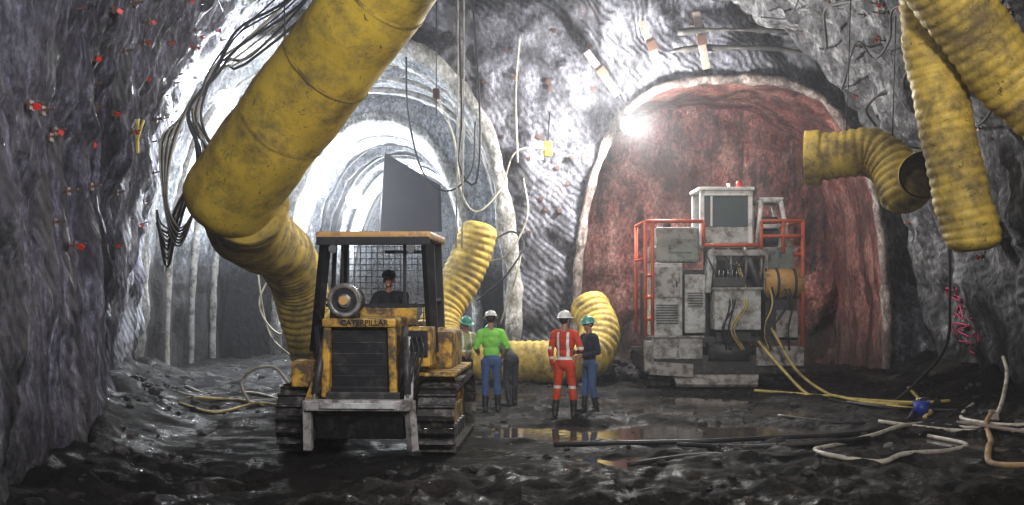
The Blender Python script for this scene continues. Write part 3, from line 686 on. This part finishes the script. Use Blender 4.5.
# ---------------------------------------------------------------- cables and hoses
def hoses(name,lst,mat,r):
    e=empty(name)
    for i,p in enumerate(lst): sweep('hose_%d'%(i+1),p,r,mat,e,seg=8,step=.12)
    return e
def fl(pts,r): return [(x,y,max(fh(x,y),-.03)+r*.8) for x,y in pts]
e=empty('hanging_cables')
for i in range(10):
    o=i*.085; j=random.uniform(-.15,.15)
    sweep('cable_%d'%(i+1),[(-3.4-o,21.0,9.3),(-4.4+o,21.6,8.2+j),(-5.3+j,21.8,7.5-o),(-6.0+o*.3,22,6.7+j),(-6.35+j,22,5.8),(-6.3+o*.5,22,4.9),(-6.6+j,22,4.0+j),(-6.95,22.2,3.5-o),(-7.2,22.3,3.75+j)],.028 if i%2 else .018,M_rubber if i not in(3,6,8) else M_hosew,e,seg=8,step=.15)
for i in range(7):
    o=.12*i; sweep('loop_%d'%(i+1),[(-6.3-o*.5,22,6.3-o),(-6.75-o*.4,22,5.2),(-6.9,22,4.1-o*.6),(-6.65,22,3.5-o*.5),(-6.35,22,3.9),(-6.3,22,4.8),(-6.4,22,5.9)],.022,M_rubber if i%2 else M_hosew,e,seg=8,step=.12)
e=empty('hoist_chain')
for k,x in enumerate((-1.10,-.98)):
    sweep('rope_%d'%(k+1),[(x,22,10.2),(x+.02,22,7),(x-.02,22,3.1)],.016,M_hosew,e,seg=8,step=.3)
e=empty('hanging_cables')
for i,p in enumerate([[(-2.6,27,8.0),(-2.55,27,6.6),(-2.2,27,5.2),(-1.6,27,4.7),(-1.0,27,5.2),(-.9,27,6.4)],[(-1.9,28.6,7.2),(-1.5,28.5,6.2),(-1.3,28.4,4.8),(-.9,28.4,4.3),(-.3,28.6,4.9),(.1,28.8,5.9),(.9,28.9,6.0)],[(-1.2,24,9.2),(-1.1,24,6.2),(-1.15,24,5.0),(-.8,24,4.6),(-.7,24,6.0),(-.9,24,9.2)],[(-5.6,27.5,3.3),(-6.2,27,2.0),(-5.6,26.6,1.2),(-5.0,26.5,1.8)],[(-6.4,27.5,3.8),(-6.2,27,2.4),(-5.9,26.8,1.2),(-5.2,26.4,.6)],[(-.7,28.5,3.0),(-.1,28.3,3.2),(.4,28.5,4.2),(.3,28.8,5.2)],[(-.9,28,2.0),(-.2,27.9,2.6),(.3,28.2,3.4),(0,28.6,3.8),(-.6,28.4,3.5)],[(-.3,28.4,1.4),(.1,28.3,2.6),(.25,28.6,3.3)],[(.2,28.6,8.9),(.1,28.6,7.4),(.15,28.7,5.6)]]):
    sweep('cable_%d'%(i+1),p,.024,M_rubber if i in(0,2,6) else M_hosew,e,seg=8,step=.12)
for i in range(5):
    pts=[]
    for k in range(9):
        Y=17+k*1.35; p=shellpt((.16+.035*i+.01*math.sin(k*2+i))*pi,Y); pts.append((p.x-.18,Y,p.z-.18-.12*(k%2)))
    sweep('vault_cable_%d'%(i+1),pts,.022+.008*(i%2),M_rubber if i%3 else M_dgrey,WR,seg=8,step=.2)
for i in range(3):
    pts=[]
    for k in range(8):
        Y=11.5+k*1.5; p=shellpt((.70+.03*i+.012*math.sin(k*2.3+i))*pi,Y); pts.append((p.x+.16,Y,p.z-.14-.12*(k%2)))
    sweep('vault_cable_%d'%(i+1),pts,.018,M_rubber,WL,seg=8,step=.2)
# spray-paint survey marks on the right wall
def wallR(Y,z):
    s=((z+.35)/H)**(NN/2); p=shellpt(math.asin(min(1,s)),Y); return (p.x-.06,p.y,p.z)
glyphs=[[(0,0),(0,.3),(.18,.25),(.02,.14),(.18,0)],[(0,.3),(.15,.3),(.05,.15),(.17,.08),(0,0)],[(0,0),(.09,.3),(.18,0),(.04,.12)],[(0,.3),(.2,.3)],[(.1,.32),(.0,.12),(.16,.1),(.1,0)]]
gi=0
for r_ in range(4):
    for c_ in range(3 if r_ in(1,2) else 2):
        g_=glyphs[gi%5]; gi+=1
        sweep('survey_mark_%d'%gi,[wallR(26.2-.95*c_-a*3.4,2.0-.42*r_+b_) for a,b_ in g_],.02,M_mag,WR,seg=6,step=.05)
e=empty('power_cable')
sweep('cable',[(8.1,20.4,3.6),(8.2,20.6,2.2),(8.25,20.9,1.2),(8.0,21.6,.5)]+fl([(7.5,21.9),(6.8,21.4),(6.2,21.6)],.03),.03,M_rubber,e,seg=8)
hoses('yellow_hose',[[(5.6,25.0,1.1),(5.9,24.3,.6)]+fl([(6.3,23.4),(6.5,22.2),(6.9,21.5),(7.6,21.3),(8.2,22.2),(8.5,23.6)],.04),
   [(5.9,25.0,1.4),(6.3,24.4,.5)]+fl([(6.7,23.2),(6.9,22.0),(7.4,21.0),(7.6,20.0),(7.2,19.2)],.04),fl([(5.2,23.6),(6.2,22.8),(7.1,22.4),(7.9,21.5),(8.6,21.6)],.035)],M_hosey,.035)
hoses('air_hose',[[(9.2,20.6,1.0),(9.0,20.0,.7)]+fl([(8.3,18.8),(7.5,17.8),(7.0,18.3),(6.2,17.4),(5.4,16.4),(4.5,15.4),(4.05,14.7),(4.05,14.0),(4.6,13.8),(5.1,14.3),(6.0,15.1),(6.6,16.0),(6.4,16.9)],.04),
   fl([(8.6,20.5),(7.9,19.3),(7.6,18.4),(7.9,17.6),(8.3,17.4)],.04),fl([(6.0,18.0),(6.9,17.3),(7.9,17.0),(8.6,17.8)],.03)],M_hosew,.036)
hoses('suction_hose',[fl([(8.2,18.8),(7.5,17.4),(7.1,16.3),(6.5,15.0),(6.15,14.1),(6.4,13.6),(7.0,13.3)],.05)],M_hoseb,.045)
hoses('drain_pipe',[fl([(.6,15.8),(1.6,15.9),(2.8,15.7),(3.9,16.1),(5.0,16.4),(6.2,17.6),(7.2,18.6)],.04),fl([(2.3,15.3),(3.2,15.5),(4.2,15.3),(5.2,16.0)],.04),fl([(4.6,19.0),(5.4,18.2),(6.6,18.6),(7.4,20.2),(8.6,22.4)],.03),fl([(6.4,21.0),(7.0,20.2),(7.9,20.4),(8.3,19.2),(8.0,18.2)],.03),fl([(1.5,14.2),(2.5,14.6),(3.6,14.2),(4.8,15.0)],.02)],M_rubber,.034)
hoses('air_hose',[fl([(-7.2,23.3),(-6.7,22.8),(-6.1,22.5),(-5.4,21.8),(-4.6,21.2),(-4.0,21.0)],.03),fl([(-7.2,24.3),(-6.5,23.7),(-5.6,23.6),(-4.8,22.8),(-4.3,21.9)],.03),
  [(-4.9,20.6,.1),(-5.1,20.7,.5),(-4.9,20.8,.75),(-4.5,20.8,.8),(-4.2,20.7,.5)]],M_hosew,.03)
hoses('cable_on_mud',[fl([(-6.2,20.5),(-5.4,20.0),(-4.8,20.6),(-4.2,20.1),(-3.6,19.9)],.03),fl([(-6.6,22.0),(-6.0,21.2),(-5.2,21.3),(-4.6,20.4)],.03)],M_hosey,.026)
for (x,y,a,l) in ((7.5,16.9,.5,1.5),(8.1,18.5,-.4,1.2)):
    box('timber_plank',(x,y,fh(x,y)+.06),(.16,l,.04),M_wood,rot=(.02,.03,a))
# ---------------------------------------------------------------- fixtures
def flood(name,loc,r,power,aim,radius=.18,col=(1,.97,.93)):
    E=empty(name,loc)
    d=Vector(aim).normalized()
    cyl('housing',Vector((0,.18,0)),Vector((0,.05,0)),r*.6,M_dgrey,E,24,r2=r*1.05)
    bm=bmesh.new(); bmesh.ops.create_uvsphere(bm,u_segments=20,v_segments=14,radius=r*.9); bmesh.ops.scale(bm,vec=(1,.5,1),verts=bm.verts)
    me=bpy.data.meshes.new('glass'); bm.to_mesh(me); bm.free(); me.materials.append(E_lamp); link(bpy.data.objects.new('glass',me),E)
    box('bracket',(0,.2,r+.05),(.05,.05,.25),M_dgrey,E)
    l=bpy.data.lights.new('bulb','POINT'); l.energy=power; l.color=col; l.shadow_soft_size=radius
    lo=bpy.data.objects.new('bulb',l); lo.location=d*.45; link(lo,E)
flood('floodlight',(-7.2,27.6,7.05),.26,1500,(.5,-.6,-.2),col=(.90,.95,1))
flood('floodlight',(3.02,28.3,6.55),.22,2700,(.25,-.9,-.15),col=(1,.98,.95))
flood('floodlight',(-6.9,39.5,5.95),.28,900,(.5,-1,0),col=(.85,.92,1)); flood('floodlight',(-5.75,40,5.6),.30,1300,(.3,-1,.2),col=(.88,.94,1))
flood('floodlight',(-4.6,52,5.6),.3,2600,(0,-1,0),col=(.88,.94,1))
flood('floodlight',(-8.6,33,5.5),.2,600,(1,-.2,0),col=(.86,.93,1))
mobj('tarpaulin',[(-4.5,37.6,4.3),(-2.5,37.6,4.3),(-2.55,37.6,5.9),(-3.5,37.6,6.5),(-4.35,37.6,7.0),(-4.6,37.75,4.3),(-2.4,37.75,4.3),(-2.45,37.75,5.9),(-3.5,37.75,6.5),(-4.35,37.75,7.0)],[(0,1,2,3,4),(9,8,7,6,5),(0,5,6,1),(1,6,7,2),(2,7,8,3),(3,8,9,4),(4,9,5,0)],M_tarp)
E=empty('roof_straps')
for i,(x,z,a,l) in enumerate([(2.35,7.95,-.65,1.4),(3.65,8.65,-.42,1.4),(4.95,8.8,-.22,1.5)]):
    box('strap_%d'%(i+1),(x,28.75,z),(.2,.08,l),M_wood,E,rot=(.15,a,0)); box('plate_%d'%(i+1),(x,28.68,z),(.26,.04,.26),M_rust,E,rot=(.15,a,0))
E=empty('chain_hoist',(.95,29.0,6.0))
box('hoist_body',(0,0,0),(.22,.18,.4),M_ylw,E,bev=.04); box('hoist_side',(-.16,0,-.05),(.1,.14,.5),M_lgrey,E); cyl('hoist_chain_a',(0,0,.2),(.05,.1,1.0),.02,M_rubber,E,8); cyl('hook_shaft',(0,0,-.2),(0,0,-.55),.02,M_silver,E,8)
E=empty('chain_hoist',(-1.9,27.6,7.2)); box('hoist_body',(0,0,0),(.18,.15,.26),M_rust,E,bev=.03); cyl('hoist_chain_a',(0,0,.1),(0,0,2.5),.015,M_rubber,E,8); cyl('hook_shaft',(0,0,-.1),(0,0,-.5),.02,M_rust,E,8)
def bolts(parent,n,y0,y1,t0,t1,sg,flag):
    L=[];Rr=[]
    for i in range(n):
        Y=random.uniform(y0,y1); th=random.uniform(t0,t1)*pi
        q=shellpt(th,Y)+Vector((sg*.05,-.02,-.02))
        R=Euler((random.random(),random.random(),random.random())).to_matrix().to_4x4()
        L.append((Matrix.Translation(q)@Euler((0,pi/2,0)).to_matrix().to_4x4(),(.10,.10,.03))); L.append((Matrix.Translation(q)@Euler((0,pi/2-sg*.2,0)).to_matrix().to_4x4(),(.025,.025,.26)))
        if flag and i%3==0: Rr.append((Matrix.Translation(q+Vector((sg*.08,-.03,-.02)))@R,(.07,.02,.06)))
    boxes('rock_bolts',L,M_rust,parent)
    if Rr: boxes('marker_flags',Rr,M_orange,parent)
bolts(WL,100,10.5,27,.70,.93,1,True); bolts(WR,45,16,28.5,.07,.3,-1,True); bolts(CE,25,18,28.5,.3,.45,-1,False)
L=[]
for i in range(30):
    x=random.uniform(-1,2.2); z=random.uniform(3,9.5)
    if ins(OPL,x,z)>1.05 and ins(OPR,x,z)>1.05: L.append((Matrix.Translation((x,yback(x,z)-.03,z)),(.10,.05,.10)))
boxes('rock_bolts',L,M_rust,WB)
p=shellpt(.86*pi,19.5); E=empty('marker_ribbon',p+Vector((.12,-.05,0))); box('ribbon',(0,0,-.2),(.05,.05,.6),M_ylw,E); box('ribbon_tail',(.05,0,-.1),(.03,.05,.4),M_ylw,E,rot=(0,.3,0))
E=empty('bucket',(7.35,19.75,fh(7.35,19.75)-.02)); cyl('pail',(0,0,0),(0,0,.26),.11,M_blue,E,24,r2=.15); sweep('handle',[(-.14,0,.25),(-.1,-.12,.33),(.1,-.12,.33),(.14,0,.25)],.008,M_silver,E,seg=6,step=.03)
p=shellpt(.11*pi,21.5); E=empty('junction_box',(p.x-.35,21.5,3.4)); box('case',(0,0,0),(.2,.5,.6),M_dgrey,E); box('lid',(-.11,0,0),(.03,.42,.5),M_grey,E)
# ---------------------------------------------------------------- lights
def area(name,loc,target,size,power,col):
    l=bpy.data.lights.new(name,'AREA'); l.shape='DISK'; l.size=size; l.energy=power; l.color=col
    o=bpy.data.objects.new(name,l); o.location=loc; d=Vector(target)-Vector(loc); o.rotation_euler=d.to_track_quat('-Z','Y').to_euler(); link(o)
area('fill_light',(3.5,3,7.0),(1,24,3),1.2,1150,(1,.96,.92))  # unseen fill, added to light the dozer and ground
area('fill_light',(-.5,7,7.5),(-6.5,18,5),1.2,560,(.86,.86,1))  # second unseen fill, added to brighten the left wall
area('fill_light',(2.5,21,9.8),(2,22,0),1.5,300,(1,.96,.93))  # overhead fill without a lamp body, added above the floor
W=bpy.data.worlds.new('world'); SC.world=W; W.use_nodes=True; wn=W.node_tree; wn.nodes['Background'].inputs[0].default_value=(.05,.055,.08,1); wn.nodes['Background'].inputs[1].default_value=.3
# thin scattering haze, added so the lamps glow
vs=wn.nodes.new('ShaderNodeVolumeScatter'); vs.inputs['Density'].default_value=.0032; vs.inputs['Anisotropy'].default_value=.6; vs.inputs['Color'].default_value=(.93,.95,1,1)
wn.links.new(vs.outputs[0],wn.nodes['World Output'].inputs['Volume'])
cam=bpy.data.cameras.new('camera'); cam.lens=36*1100/1024; cam.sensor_width=36; cam.shift_y=.0396; cam.clip_end=200
co_=bpy.data.objects.new('camera',cam); co_.location=(0,0,2.2); co_.rotation_euler=(pi/2,0,0); link(co_); SC.camera=co_
SC.view_settings.view_transform='Standard'
SC.view_settings.exposure=.1
SC.view_settings.gamma=.84
